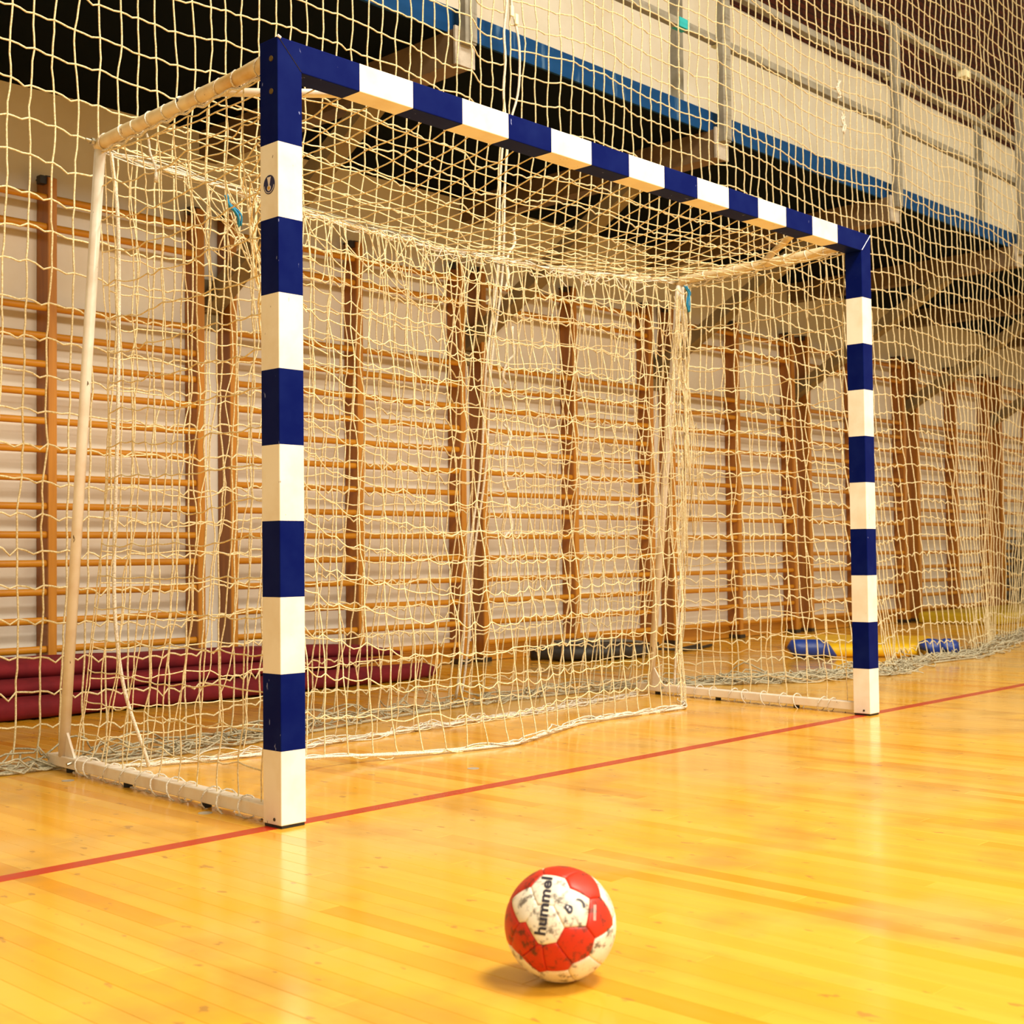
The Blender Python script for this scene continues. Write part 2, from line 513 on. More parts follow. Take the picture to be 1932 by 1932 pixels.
# ------------------------------------------------------------------ floor clutter behind the goal
def roll(parent, name, pts, ry, rz, mtl, k=18, wob=0.012, seed=0):
    """flattened roll along a path; ry/rz half sizes per point"""
    P = smooth_path(pts, 5); n = len(P)
    t = np.linspace(0, 1, n)
    R1 = np.interp(t, np.linspace(0, 1, len(ry)), ry); R2 = np.interp(t, np.linspace(0, 1, len(rz)), rz)
    g = np.random.default_rng(seed)
    ph = g.uniform(0, 6, 4)
    b = MB(); vv = []
    for i in range(n):
        d = P[min(i + 1, n - 1)] - P[max(i - 1, 0)]; d /= np.linalg.norm(d)
        sd = np.array([-d[1], d[0], 0]); sd /= np.linalg.norm(sd)
        for j in range(k):
            a = 2 * math.pi * j / k
            ca, sa = math.cos(a), math.sin(a)
            ca = math.copysign(abs(ca) ** 0.75, ca); sa = math.copysign(abs(sa) ** 0.75, sa)
            w = 1 + wob * 6 * math.sin(5 * a + ph[0] + t[i] * 14) * 0.4 + wob * 5 * math.sin(2 * a + ph[1] + t[i] * 31) * 0.4
            p = P[i] + sd * ca * R1[i] * w + np.array([0, 0, 1]) * sa * R2[i] * w
            p[2] = max(p[2], 0.003)
            vv.append(p)
    ff = [(i * k + j, i * k + (j + 1) % k, (i + 1) * k + (j + 1) % k, (i + 1) * k + j) for i in range(n - 1) for j in range(k)]
    ff.append(tuple(range(k))); ff.append(tuple((n - 1) * k + j for j in range(k)))
    b.add(vv, ff)
    return obj(name, b, mtl, parent, True)

def fold_thing(label, pts, ry, rz, seed):
    t = roll(None, 'cloth_roll', pts, ry, rz, M_BURG, seed=seed)
    tag(t, label, 'cloth roll', 'burgundy cloth rolls along the wall')
fold_thing('lowest burgundy cloth roll, lying on the floor in front of the pile',
     [(-1.6, 2.86, .05), (0, 2.86, .05), (1.2, 2.84, .048), (2.2, 2.86, .048), (2.85, 2.87, .045), (3.1, 2.9, .042), (3.19, 2.91, .04)],
     [.1, .1, .1, .1, .095, .07, .01], [.05, .05, .048, .048, .045, .04, .008], 1)
fold_thing('thin burgundy cloth roll in the middle of the pile by the wall bars',
     [(-1.6, 2.95, .135), (0, 2.95, .135), (1.0, 2.94, .13), (1.9, 2.95, .125), (2.5, 2.96, .12), (2.8, 2.98, .115)],
     [.12, .12, .115, .11, .1, .02], [.038, .038, .036, .034, .03, .01], 2)
fold_thing('topmost thick burgundy cloth roll of the pile by the wall bars',
     [(-1.6, 3.06, .215), (0, 3.06, .215), (1.0, 3.06, .2), (2.0, 3.08, .19), (2.7, 3.1, .165), (3.1, 3.12, .13)],
     [.13, .13, .125, .12, .1, .02], [.048, .048, .046, .044, .04, .012], 3)
fold_thing('burgundy cloth roll at the back of the pile, against the wall bar feet',
     [(-1.6, 3.27, .13), (0, 3.27, .13), (1.2, 3.27, .12), (2.2, 3.28, .1), (2.9, 3.28, .08)],
     [.075, .075, .075, .07, .03], [.125, .125, .115, .095, .03], 4)

bag = thing('equipment_bag', 'flat black and grey bag with trailing straps, on the floor by the wall bars', 'bag', (4.7, 3.0, 0))
def bagpart(name, pts, ry, rz, mtl, seed):
    o = roll(None, name, [(p[0] - 4.7, p[1] - 3.0, p[2]) for p in pts], ry, rz, mtl, seed=seed); o.parent = bag
bagpart('body', [(4.32, 3.2, .05), (4.5, 3.05, .055), (4.72, 2.92, .055), (4.98, 2.86, .045), (5.1, 2.84, .04)], [.05, .15, .17, .15, .05], [.045, .055, .055, .045, .02], M_BAG, 5)
bagpart('grey_flap', [(4.5, 3.14, .115), (4.75, 3.04, .118), (5.0, 2.98, .105), (5.2, 2.95, .085)], [.06, .13, .13, .05], [.012, .014, .014, .008], M_BAGG, 6)
for k, yy in enumerate((0.0, 0.1)):
    mb = MB(); P = smooth_path([(5.05 + .1 * k, 2.86 + yy, .05), (5.35, 2.9 + yy, .03), (5.6, 2.86 + yy, .012), (5.9, 2.93 + yy, .012), (6.1, 3.0 + yy, .012)], 5)
    mb.tube(P - np.array([4.7, 3.0, 0]), 0.011, 6); obj('strap', mb, M_BAG, bag, True)

ym = thing('yellow_mat', 'bright yellow mat with a rolled front edge, on the floor behind the right goal post', 'mat', (6.3, 1.9, 0))
def mat_poly(pts, z0, z1):
    b = MB(); n = len(pts)
    b.add([(x - 6.3, y - 1.9, z0) for x, y in pts] + [(x - 6.3, y - 1.9, z1) for x, y in pts],
          [tuple(range(n))[::-1], tuple(range(n, 2 * n))] + [(i, (i + 1) % n, n + (i + 1) % n, n + i) for i in range(n)])
    return b
obj('pad', mat_poly([(5.68, 1.90), (6.10, 1.31), (6.40, 1.34), (6.95, 1.66), (6.62, 2.52), (6.3, 2.5)], 0.002, 0.085), M_YEL, ym, False, 0.03)
P = smooth_path([(5.67, 1.86, .043), (5.86, 1.58, .043), (6.04, 1.32, .043)], 5) - np.array([6.3, 1.9, 0])
mb = MB(); mb.tube(P, np.interp(np.linspace(0, 1, len(P)), [0, .12, .9, 1], [.025, .042, .042, .025]), 14)
obj('rolled_edge', mb, M_YEL, ym, True)
def bolster(label, p0, p1, tip):
    a = np.array(p0); b = np.array(p1)
    P = np.array([lerp(a, b, t) for t in np.linspace(0, 1, 12)])
    rr = np.interp(np.linspace(0, 1, 12), [0, .08, .7, 1], [.04, .062, .06, .008 if tip else .05])
    P[:, 2] = rr + 0.002
    mb = MB(); mb.tube(P - a, rr, 14)
    o = obj('blue_bolster', mb, M_BVIN, None, True); o.location = tuple(a)
    tag(o, label, 'bolster', 'blue bolsters by the yellow mat')
bolster('blue bolster with a pointed end, left of the yellow mat', (5.50, 1.94, 0), (5.72, 1.73, 0), True)
bolster('blue bolster nearest the yellow mat edge, right of the right goal post', (6.07, 1.27, 0), (6.125, 1.2, 0), False)
bolster('blue bolster farther from the yellow mat, half under the net hem', (6.135, 1.185, 0), (6.20, 1.11, 0), True)
mb = MB(); mb.box(9.9, 13.8, 2.45, 3.25, 0, 0.11)
o = obj('gym_mat', mb, M_OLIVE, None, False, 0.03); tag(o, 'long dull yellow gym mat along the wall at the far right', 'mat')
dc = MB(); dc.box(-0.25, 0.75, -0.16, 0.16, 0, 0.72); dc.box(-0.2, 0.7, -0.14, 0.14, 0.72, 0.8)
o = obj('dark_case', dc, M_CASE, None, False, 0.03); o.location = (12.55, 3.1, 0.11)
tag(o, 'dark upright case standing at the right edge of the wall bars', 'case')

# ------------------------------------------------------------------ goal frame
goal = thing('handball_goal', 'blue and white banded handball goal frame with white rear supports', 'goal', (1.5, 0, 0))
GO = Vector((1.5, 0, 0))
goal.location = (0, 0, 0)
def banded_post(xo, xi):
    """xo outer x, xi inner x; bands of 20 cm, 28 cm at the top with a mitred joint"""
    b = MB()
    zs = [0.008] + [0.2 * k for k in range(1, 10)]
    for k in range(9):
        z0, z1 = zs[k], zs[k + 1]
        mi = 1 if k % 2 == 0 else 0
        b.box(min(xo, xi), max(xo, xi), 0, 0.08, z0, z1, mi)
    vv = []
    for y in (0, 0.08):
        vv += [(xo, y, 1.8), (xi, y, 1.8), (xi, y, 2.0), (xo, y, 2.08)]
    b.add(vv, [(0, 1, 2, 3), (7, 6, 5, 4), (0, 4, 5, 1), (1, 5, 6, 2), (2, 6, 7, 3), (3, 7, 4, 0)], 0)
    me = b.mesh('goal_post', [M_BLUE, M_WHITE])
    bm = bmesh.new(); bm.from_mesh(me)
    bmesh.ops.remove_doubles(bm, verts=bm.verts, dist=1e-5)
    # drop the inner faces between bands
    kill = [f for f in bm.faces if abs(f.normal.z) > 0.99 and 0.1 < f.calc_center_median().z < 1.95]
    bmesh.ops.delete(bm, geom=kill, context='FACES_ONLY')
    bmesh.ops.recalc_face_normals(bm, faces=bm.faces)
    bm.to_mesh(me); bm.free()
    return me
for xo, xi in ((-0.08, 0.0), (3.08, 3.0)):
    p = put('goal_post', banded_post(xo, xi), goal)
    bv_ = p.modifiers.new('bevel', 'BEVEL'); bv_.width = 0.0025; bv_.segments = 2; bv_.limit_method = 'ANGLE'
    mb = MB(); mb.box(min(xo, xi) + .003, max(xo, xi) - .003, .003, .077, 0.0005, 0.0085)
    obj('rubber_foot', mb, M_DARK, p)
    s = -1 if xo < 0 else 1
    if s < 0:
        for zz in (2.026, 1.938):
            mb = MB(); mb.tube([(xo + .001, .027, zz), (xo - .0025, .027, zz)], 0.0075, 12); mb.tube([(xo - .002, .027, zz), (xo - .003, .027, zz)], 0.003, 8)
            obj('screw', mb, mat('screw_bronze', '#7a6434', .4, .5, .6) if 'screw_bronze' not in bpy.data.materials else bpy.data.materials['screw_bronze'], p)
    fx = xo - .0015 if s < 0 else xi - .0015
    mb = MB(); mb.tube([(fx + .002, .03, .022), (fx, .03, .022)], 0.0045, 10)
    obj('screw', mb, M_IRON, p)
# crossbar
b = MB()
xs = [0.2 * k for k in range(1, 15)]
for k in range(13):
    b.box(xs[k], xs[k + 1], 0, 0.08, 2.0, 2.08, 1 if k % 2 == 0 else 0)
for xo, xi, xe in ((-0.08, 0, 0.2), (3.08, 3.0, 2.8)):
    vv = []
    for y in (0, 0.08):
        vv += [(xe, y, 2.0), (xi, y, 2.0), (xo, y, 2.08), (xe, y, 2.08)]
    b.add(vv, [(0, 1, 2, 3), (7, 6, 5, 4), (0, 4, 5, 1), (1, 5, 6, 2), (2, 6, 7, 3), (3, 7, 4, 0)], 0)
me = b.mesh('crossbar', [M_BLUE, M_WHITE])
bm = bmesh.new(); bm.from_mesh(me)
bmesh.ops.remove_doubles(bm, verts=bm.verts, dist=1e-5)
kill = [f for f in bm.faces if abs(f.normal.x) > 0.99]
bmesh.ops.delete(bm, geom=kill, context='FACES_ONLY')
bmesh.ops.recalc_face_normals(bm, faces=bm.faces)
bm.to_mesh(me); bm.free()
cb = put('crossbar', me, goal)
bv_ = cb.modifiers.new('bevel', 'BEVEL'); bv_.width = 0.0025; bv_.segments = 2; bv_.limit_method = 'ANGLE'
mb = MB(); mb.tube([(3.004, -0.0004, 2.004), (3.079, -0.0004, 2.079)], 0.0018, 6)
obj('mitre_joint', mb, M_MITER, cb)
mb = MB(); mb.tube([(-0.078, -0.0002, 2.078), (-0.003, -0.0002, 2.003)], 0.0007, 6)
obj('mitre_joint', mb, M_IRON, cb)
mb = MB(); mb.tube([(-0.08, 0, 2.081), (-0.07, 0.0, 2.077)], 0.004, 6)
obj('corner_chip', mb, M_EWHT, cb)

# emblem on the left post
def disc(x, yc, zc, ry, rz, mtl, name, parent, r0=0.0, a0=0, a1=2 * math.pi, n=40, th=0.0004):
    b = MB(); vv = []; ff = []
    for i in range(n + 1):
        a = lerp(a0, a1, i / n)
        for rr in (r0, 1.0):
            vv.append((x, yc + ry * rr * math.cos(a), zc + rz * rr * math.sin(a)))
    k = len(vv)
    vv += [(p[0] + th, p[1], p[2]) for p in vv]
    for i in range(n):
        q = 2 * i
        ff += [(q, q + 1, q + 3, q + 2), (k + q, k + q + 2, k + q + 3, k + q + 1), (q + 1, k + q + 1, k + q + 3, q + 3)]
    b.add(vv, ff)
    return obj(name, b, mtl, parent)
lp = [o for o in goal.children if o.name.startswith('goal_post')][0]
ex = -0.0808
e0 = disc(ex, 0.039, 1.691, 0.0245, 0.0255, M_NAVY, 'round_emblem', lp)
disc(ex - .0004, 0.039, 1.691, 0.0215, 0.0225, M_EWHT, 'emblem_ring', lp, 0.92, math.pi * 1.05, math.pi * 1.98)
disc(ex - .0004, 0.0395, 1.682, 0.0078, 0.0075, M_EWHT, 'emblem_ball', lp)
disc(ex - .0008, 0.0395, 1.682, 0.0048, 0.0047, M_EGLD, 'emblem_ball_centre', lp)
mb = MB()
prof = [(-.0085, 1.711), (-.0068, 1.7075), (-.0022, 1.689), (.0022, 1.689), (.0068, 1.7075), (.0085, 1.711)]
mb.add([(ex - .0004, .0395 + a, z) for a, z in prof] + [(ex, .0395 + a, z) for a, z in prof],
       [tuple(range(6)), tuple(range(6, 12))[::-1]] + [(i, (i + 1) % 6, 6 + (i + 1) % 6, 6 + i) for i in range(6)])
obj('emblem_figure', mb, M_EWHT, lp)

# rear frame of both sides
TOPC = {0: (-0.025, 1.012, 2.033), 1: (3.09, 1.03, 2.037)}
TOPN = {0: (-0.05, 0.075, 2.035), 1: (3.04, 0.075, 2.04)}
POLE = {0: (0.018, 1.335, 0.05), 1: (3.145, 1.29, 0.05)}
BEND = {0: (0.03, 1.43), 1: (3.17, 1.385)}
BNEAR = {0: (-0.05, 0.08), 1: (3.04, 0.08)}
BRA = {0: ((-0.038, 0.36, 2.03), (0.30, 0.07, 2.035)), 1: ((3.066, 0.55, 2.04), (2.60, 0.07, 2.035))}
RT = 0.021
for sd in (0, 1):
    a, c = Vector(TOPN[sd]), Vector(TOPC[sd])
    pts = [a + Vector((0, 0, .008)), a.lerp(c, .08) + Vector((0, 0, .004)), a.lerp(c, .2), a.lerp(c, .6), a.lerp(c, .94), c + Vector((0, .012, -.012))]
    mb = MB(); mb.tube(smooth_path([tuple(p) for p in pts], 4), RT, 14)
    tb = obj('top_bar', mb, M_TOPBAR, goal, True)
    mb = MB(); mb.tube([(c.x - .022, c.y - .0, c.z - .002), (c.x - .05, c.y + .004, c.z + .002)], 0.005, 8); mb.tube([(c.x - .024, c.y, c.z - .002), (c.x - .034, c.y, c.z - .001)], 0.011, 6)
    obj('bolt', mb, M_STEEL, tb)
    mb = MB(); mb.tube([tuple(a.lerp(c, .47) + Vector((-.019, 0, .006))), tuple(a.lerp(c, .47) + Vector((-.0235, 0, .006)))], 0.006, 8)
    obj('rivet', mb, M_IRON, tb)
    q = Vector(POLE[sd])
    mb = MB(); mb.tube([tuple(c + Vector((0, .004, -.01))), tuple(c.lerp(q, .5) + Vector((0, .004, 0))), tuple(q)], 0.0175, 14)
    obj('rear_pole', mb, M_WPIPE, goal, True)
    n0, n1 = BNEAR[sd], BEND[sd]
    mb = MB(); mb.bar((n0[0], n0[1] + .004, .034), (n1[0], n1[1], .034), 0.042, 0.036)
    bb = obj('base_bar', mb, M_WPIPE, goal, False, 0.003)
    d = Vector((n1[0] - n0[0], n1[1] - n0[1], 0)).normalized()
    g0 = q + Vector((0, 0, .0)); g1 = q - d * 0.085
    b = MB(); w = Vector((d.y, -d.x, 0)) * 0.004
    tri = [Vector((q.x, q.y, .052)), Vector((g1.x, g1.y, .052)), Vector((q.x - d.x * .012, q.y - d.y * .012, .155))]
    b.add([p + w for p in tri] + [p - w for p in tri], [(0, 1, 2), (5, 4, 3), (0, 3, 4, 1), (1, 4, 5, 2), (2, 5, 3, 0)])
    obj('gusset', b, M_WPIPE, goal)
    for tt in (0.25, 0.6, 0.9):
        p = Vector((lerp(n0[0], n1[0], tt), lerp(n0[1], n1[1], tt), 0))
        mb = MB(); mb.tube([(p.x, p.y, 0.0005), (p.x, p.y, 0.018)], 0.014, 10); obj('floor_pad', mb, M_DARK, bb)
    sdx = -1 if sd == 0 else -1
    p = q - d * 0.1
    mb = MB(); mb.tube([(p.x - .02, p.y, .04), (p.x - .036, p.y, .036)], 0.006, 8); obj('bolt', mb, M_STEEL, bb)
    r0, r1 = BRA[sd]
    mb = MB(); mb.tube([r0, r1], 0.0125 if sd == 0 else 0.015, 12)
    obj('corner_brace', mb, M_TOPBAR if sd else M_WPIPE, goal, True)

# ------------------------------------------------------------------ nets
def net_panel(b, fn, nu, nv, r, jit=0.008, sub=4, sag_u=0.0, wave=0.0, skip=None, k=5, gen=rng, slack=False):
    """fn(s,t)->xyz; s along width, t downwards. Cords run both ways through jittered knots."""
    N = np.zeros((nu + 1, nv + 1, 3))
    for i in range(nu + 1):
        for j in range(nv + 1):
            N[i, j] = fn(i / nu, j / nv)
    J = gen.normal(0, jit, N.shape)
    # smooth jitter a little so neighbours move together
    J = (J + np.roll(J, 1, 0) + np.roll(J, 1, 1)) / 1.6
    J[0] *= .3; J[-1] *= .3; J[:, 0] *= .3; J[:, -1] *= .3
    N = N + J
    N[:, :, 2] = np.maximum(N[:, :, 2], r + 0.001)
    for i in range(nu + 1):
        if skip and skip(i, 'v'): continue
        P = smooth_path(N[i], sub)
        P[:, :2] += gen.normal(0, r * 0.35, (len(P), 2))
        P[:, 2] = np.maximum(P[:, 2], r)
        b.tube(P, r, k, False)
    for j in range(nv + 1):
        if skip and skip(j, 'h'): continue
        P = smooth_path(N[:, j], sub)
        n = len(P)
        ph = (np.arange(n) % sub) / sub
        A = 1 + gen.normal(0, 0.5, nu + 1)
        amp = np.repeat(A, sub)[:n]
        if slack: amp = amp * (0.7 + 2.2 * max(0, (j / nv - .55) / .45))
        P[:, 2] -= sag_u * np.sin(ph * math.pi) * amp
        if wave:
            P[:, 2] += wave * np.sin(ph * 2 * math.pi) * amp
        P[:, 2] = np.maximum(P[:, 2], r)
        b.tube(P, r, k, False)
    return N

def rope_z(s):
    return lerp(2.015, 2.03, s) - 0.075 * math.sin(math.pi * min(1, s * 1.0)) ** 1.2
def rope_y(s):
    return lerp(1.03, 1.05, s) + 0.02 * math.sin(math.pi * s)
def rope_x(s):
    return lerp(0.0, 3.085, s)

gnet = thing('goal_net', 'knotted off-white goal net over the top, sides and back of the goal', 'net', (1.5, 1.0, 0))
gnet.location = (0, 0, 0)
NR = 0.0023
b = MB()
net_panel(b, lambda s, t: (lerp(lerp(0.02, 2.98, s), rope_x(s), t), lerp(0.075, rope_y(s), t), lerp(2.01, rope_z(s), t) - 0.05 * math.sin(math.pi * t) * math.sin(math.pi * s) - 0.015 * math.sin(math.pi * t)),
          30, 11, NR, 0.005, 3, 0.002)
obj('top_panel', b, M_NET, gnet, True)
def side_fn(sd):
    def fn(s, t):   # s: 0 front .. 1 rear, t: 0 top .. 1 bottom
        f0 = Vector(TOPN[sd]); r0 = Vector(TOPC[sd]); f1 = Vector((BNEAR[sd][0], .1, .03)); r1 = Vector((POLE[sd][0], POLE[sd][1] - .1, .03))
        top = f0.lerp(r0, s) + Vector((0, 0, -.03)); bot = f1.lerp(r1, s)
        p = top.lerp(bot, t)
        inw = 1 if sd == 0 else -1
        p.x += inw * (0.03 * math.sin(math.pi * t) + 0.02 * s * math.sin(math.pi * t))
        p.y += -0.05 * s * math.sin(math.pi * t) + 0.03
        p.z += -0.02 * math.sin(math.pi * s) * (1 - t)
        return tuple(p)
    return fn
for sd in (0, 1):
    b = MB()
    net_panel(b, side_fn(sd), 10, 19, NR, 0.006, 4, 0.005, 0.001)
    obj('side_panel', b, M_NET, gnet, True)
b = MB()
def back_fn(s, t):
    x = rope_x(s) + 0.03 * t
    y = lerp(rope_y(s), lerp(1.28, 1.27, s) - 0.14 * math.sin(math.pi * s), t) - 0.06 * math.sin(math.pi * t)
    return (x + 0.03 * math.sin(9 * s + 3 * t), y, lerp(rope_z(s), 0.006, t ** 0.97))
net_panel(b, back_fn, 34, 19, NR, 0.007, 4, 0.006, 0.001)
obj('back_panel', b, M_NET, gnet, True)
# bunched hem of the back panel on the floor
def squiggles(b, path, n, spread, zmax, r, step=0.035, gen=rng, k=5):
    P = smooth_path(path, 12)
    seg = np.linalg.norm(np.diff(P, axis=0), axis=1); L = np.concatenate([[0], np.cumsum(seg)])
    m_ = max(8, int(L[-1] / step))
    s = np.linspace(0, L[-1], m_)
    C_ = np.stack([np.interp(s, L, P[:, i]) for i in range(3)], 1)
    for q in range(n):
        w = gen.normal(0, 1, (m_, 3))
        for _ in range(1): w = (w + np.roll(w, 1, 0) + np.roll(w, -1, 0)) / 1.9
        o_ = gen.normal(0, spread * 0.5, 2)
        X = C_.copy()
        X[:, 0] += w[:, 0] * spread * 0.4 + o_[0]
        X[:, 1] += w[:, 1] * spread * 0.55 + o_[1]
        X[:, 2] += np.abs(w[:, 2] + 0.4 * gen.normal()) * zmax * 0.6 + r
        a = gen.integers(0, max(1, m_ // 3)) if q % 2 else 0
        e = m_ - (gen.integers(0, max(1, m_ // 3)) if q % 3 else 0)
        if e - a > 4: b.tube(smooth_path(X[a:e], 2), r, k, False)
b = MB()
squiggles(b, [(0.12, 1.24, 0), (0.5, 1.14, 0), (0.9, 1.12, 0), (1.5, 1.17, 0), (2.2, 1.21, 0), (3.05, 1.31, 0)], 7, 0.035, 0.02, NR)
b.tube(smooth_path([(0.1, 1.26, .01), (0.5, 1.11, .008), (0.9, 1.12, .01), (1.5, 1.16, .01), (2.2, 1.2, .01), (3.05, 1.3, .01)], 8), 0.0055, 6)
o = obj('bunched_hem', b, M_ROPE, gnet, True)
# rear top rope, cable and tangles
b = MB()
RP = [(rope_x(s), rope_y(s), rope_z(s)) for s in np.linspace(0, 1, 24)]
b.tube(smooth_path(RP, 2), 0.0048, 6)
for q in range(6):
    w = rng.normal(0, .011, (24, 3)); X = np.array(RP) + w
    b.tube(smooth_path(X, 3), NR, 5, False)
for q in range(10):
    s0 = rng.uniform(.3, .9); n = 7
    X = np.array([(rope_x(s0 + .012 * i), rope_y(s0) + rng.normal(0, .02), rope_z(s0) - abs(rng.normal(0, .025))) for i in range(n)])
    b.tube(smooth_path(X, 4), NR, 5, False)
obj('rear_top_rope', b, M_ROPE, gnet, True)
b = MB()
for dz in (0, .012):
    b.tube([(0.0, 1.03, 2.02 - dz), (0.9, 1.05, 1.985 - dz), (1.9, 1.06, 1.945 - dz)], 0.0022, 5)
obj('steel_cable', b, M_CABLE, gnet, True)
b = MB()
g2 = np.random.default_rng(5)
for q in range(11):   # loose loops hanging from the rear rope
    s0 = g2.uniform(.08, .5); s1 = s0 + g2.uniform(.03, .16); dp = g2.uniform(.08, .3)
    n = 9; X = []
    for i in range(n):
        t = i / (n - 1); s = lerp(s0, s1, t)
        X.append((rope_x(s) + g2.normal(0, .012), rope_y(s) - .05 - .06 * math.sin(math.pi * t) + g2.normal(0, .012), rope_z(s) - dp * math.sin(math.pi * t) ** .8 + g2.normal(0, .012)))
    b.tube(smooth_path(X, 4), NR, 5, False)
for q in range(9):   # slanting cords pulled from the rope down into the net
    s0 = g2.uniform(.12, .95); dx = g2.uniform(-.45, -.12) if s0 > .4 else g2.uniform(-.15, .25)
    L = g2.uniform(.4, 1.1)
    X = [(rope_x(s0) + dx * t + g2.normal(0, .006), rope_y(s0) - .03 - .12 * t, rope_z(s0) - L * t ** 1.15) for t in np.linspace(0, 1, 8)]
    b.tube(smooth_path(X, 3), NR, 5, False)
for q in range(15):   # bunch at the far rear corner
    x0 = 3.02 + g2.normal(0, .02); e = g2.normal(0, .09)
    X = [(x0 + e * t - .06 * t + .03 * math.sin(6 * t + q), 1.0 + g2.normal(0, .01) - .08 * t, 2.0 - lerp(.05, g2.uniform(.9, 1.6), t)) for t in np.linspace(0, 1, 9)]
    b.tube(smooth_path(X, 3), NR, 5, False)
for q in range(7):   # tangle at the near rear corner
    s0 = g2.uniform(.02, .14)
    X = [(rope_x(s0) + .3 * t * g2.uniform(.3, 1) + g2.normal(0, .015), 1.0 - .25 * t + g2.normal(0, .015), 1.97 - g2.uniform(.25, .6) * t) for t in np.linspace(0, 1, 8)]
    b.tube(smooth_path(X, 3), NR, 5, False)
obj('loose_cords', b, M_NET, gnet, True)
# edge rope along the rear poles, lacing round bars
b = MB()
b.tube(smooth_path([(0.005, 1.0, 2.0), (0.03, 1.0, 1.75), (0.045, 1.03, 1.2), (0.06, 1.08, .75), (0.075, 1.1, .5), (0.12, 1.12, .27), (0.2, 1.13, .06), (0.22, 1.14, .01)], 6), 0.0062, 7)
obj('edge_rope', b, M_ROPE, gnet, True); b = MB()
b.tube(smooth_path([(3.07, 1.0, 2.0), (3.1, 1.02, 1.5), (3.12, 1.05, .9), (3.12, 1.1, .35), (3.14, 1.14, .04)], 6), 0.0062, 7)
obj('edge_rope', b, M_ROPE, gnet, True)
def lacing(name, p0, p1, R, n, r, tails):
    b = MB(); p0 = Vector(p0); p1 = Vector(p1); d = (p1 - p0).normalized()
    u = d.cross(Vector((0, 0, 1))).normalized(); v = u.cross(d)
    for i in range(n):
        c = p0.lerp(p1, (i + .5 + g2.uniform(-.25, .25)) / n)
        tilt = g2.uniform(-.5, .5); rr = R * g2.uniform(1.05, 1.25)
        X = []
        for k in range(13):
            a = 2 * math.pi * k / 12
            X.append(c + u * rr * math.cos(a) + v * (rr * math.sin(a) - rr * .12) + d * tilt * R * math.sin(a))
        b.tube([tuple(x) for x in X], r, 5, False)
    X = []
    for i in range(n * 2 + 1):
        c = p0.lerp(p1, i / (2 * n)); X.append(tuple(c + v * (-R * (1.1 + .7 * (i % 2) * g2.uniform(.3, 1.2))) + u * g2.normal(0, .004)))
    b.tube(smooth_path(X, 4), r * 1.7, 6, False)
    if tails:
        c = p0.lerp(p1, .72)
        X = [tuple(c + Vector((.01 + g2.normal(0, .003), -.01 * k, -.03 - .022 * k))) for k in range(7)]
        b.tube(smooth_path(X, 3), r * 1.5, 6)
        b.tube([X[-1], (X[-1][0], X[-1][1], X[-1][2] - .03)], [r * 2, r * 3.2], 6)
    obj(name, b, M_ROPE, gnet, True)
for sd in (0, 1):
    lacing('top_lacing', TOPN[sd], Vector(TOPC[sd]), RT, 10, NR * 1.1, sd == 0)
    lacing('base_lacing', (BNEAR[sd][0], .14, .034), (BEND[sd][0] - .01, BEND[sd][1] - .16, .034), 0.029, 11, NR * 1.1, False)
for nm, pts in (('blue_string', [(0.345, .86, 1.90), (0.36, .86, 1.875), (0.385, .86, 1.85), (0.40, .87, 1.82)]),
                ('blue_string', [(3.0, .93, 1.985), (3.01, .92, 1.95), (3.0, .92, 1.9), (3.012, .92, 1.86)])):
    b = MB()
    for q in range(6):
        X = np.array(pts) + g2.normal(0, .005, (4, 3)); b.tube(smooth_path(X, 4), 0.0032, 5)
    obj(nm, b, M_STRING, gnet, True)

# catch net hanging inside the goal
cnet = MB()
CN = [(0.0, 0.02, 0.085), (0.06, 0.14, 0.32), (0.13, 0.36, 0.56), (0.22, 0.68, 0.70), (0.33, 1.03, 0.665), (0.45, 1.38, 0.59), (0.62, 1.98, 0.74), (0.78, 2.45, 0.775), (0.9, 2.75, 0.80), (1.0, 3.0, 1.0)]
cs = np.array([c[0] for c in CN]); cx = np.array([c[1] for c in CN]); cy = np.array([c[2] for c in CN])
def catch_fn(s, t):
    x, y = np.interp(s, cs, cx), np.interp(s, cs, cy)
    xt = rope_x(lerp(.05, .985, s)); yt = rope_y(s) - 0.07
    e = t ** 0.75
    tx = lerp(xt, x, min(1, e)); ty = lerp(yt, y, e)
    left = max(0.0, 1 - s / 0.16)
    tx = lerp(tx, lerp(0.02, x, 1), left); ty = lerp(ty, lerp(0.085, y, .9), left ** 1.2)
    ztop = lerp(rope_z(s) - .02, 1.9, left)
    z = lerp(ztop, 0.012, t)
    lf = max(0.0, 1 - s / 0.40)
    z += 0.62 * lf ** 2.2 * math.sin(math.pi * t * .92)
    z = min(z, 1.97)
    return (tx + .02 * math.sin(7 * s + 4 * t), ty + 0.03 * math.sin(12 * s), max(z, .01))
net_panel(cnet, catch_fn, 34, 17, 0.0025, 0.006, 4, 0.012, 0.001)
cn = tag(obj('catch_net', cnet, M_NET, None, True), 'loose off-white inner net hanging inside the goal, its hem on the floor', 'net')
b = MB()
hem = [catch_fn(s, 1.0) for s in np.linspace(0, 1, 30)]
hem = [(p[0], p[1], max(.008, p[2] - .004)) for p in hem]
b.tube(smooth_path(hem, 4), 0.0052, 6)
squiggles(b, hem[12:], 5, 0.02, 0.015, 0.0028, .05)
squiggles(b, hem[2:14], 1, 0.012, 0.01, 0.0028, .05)
obj('hem_rope', b, M_ROPE, cn, True)

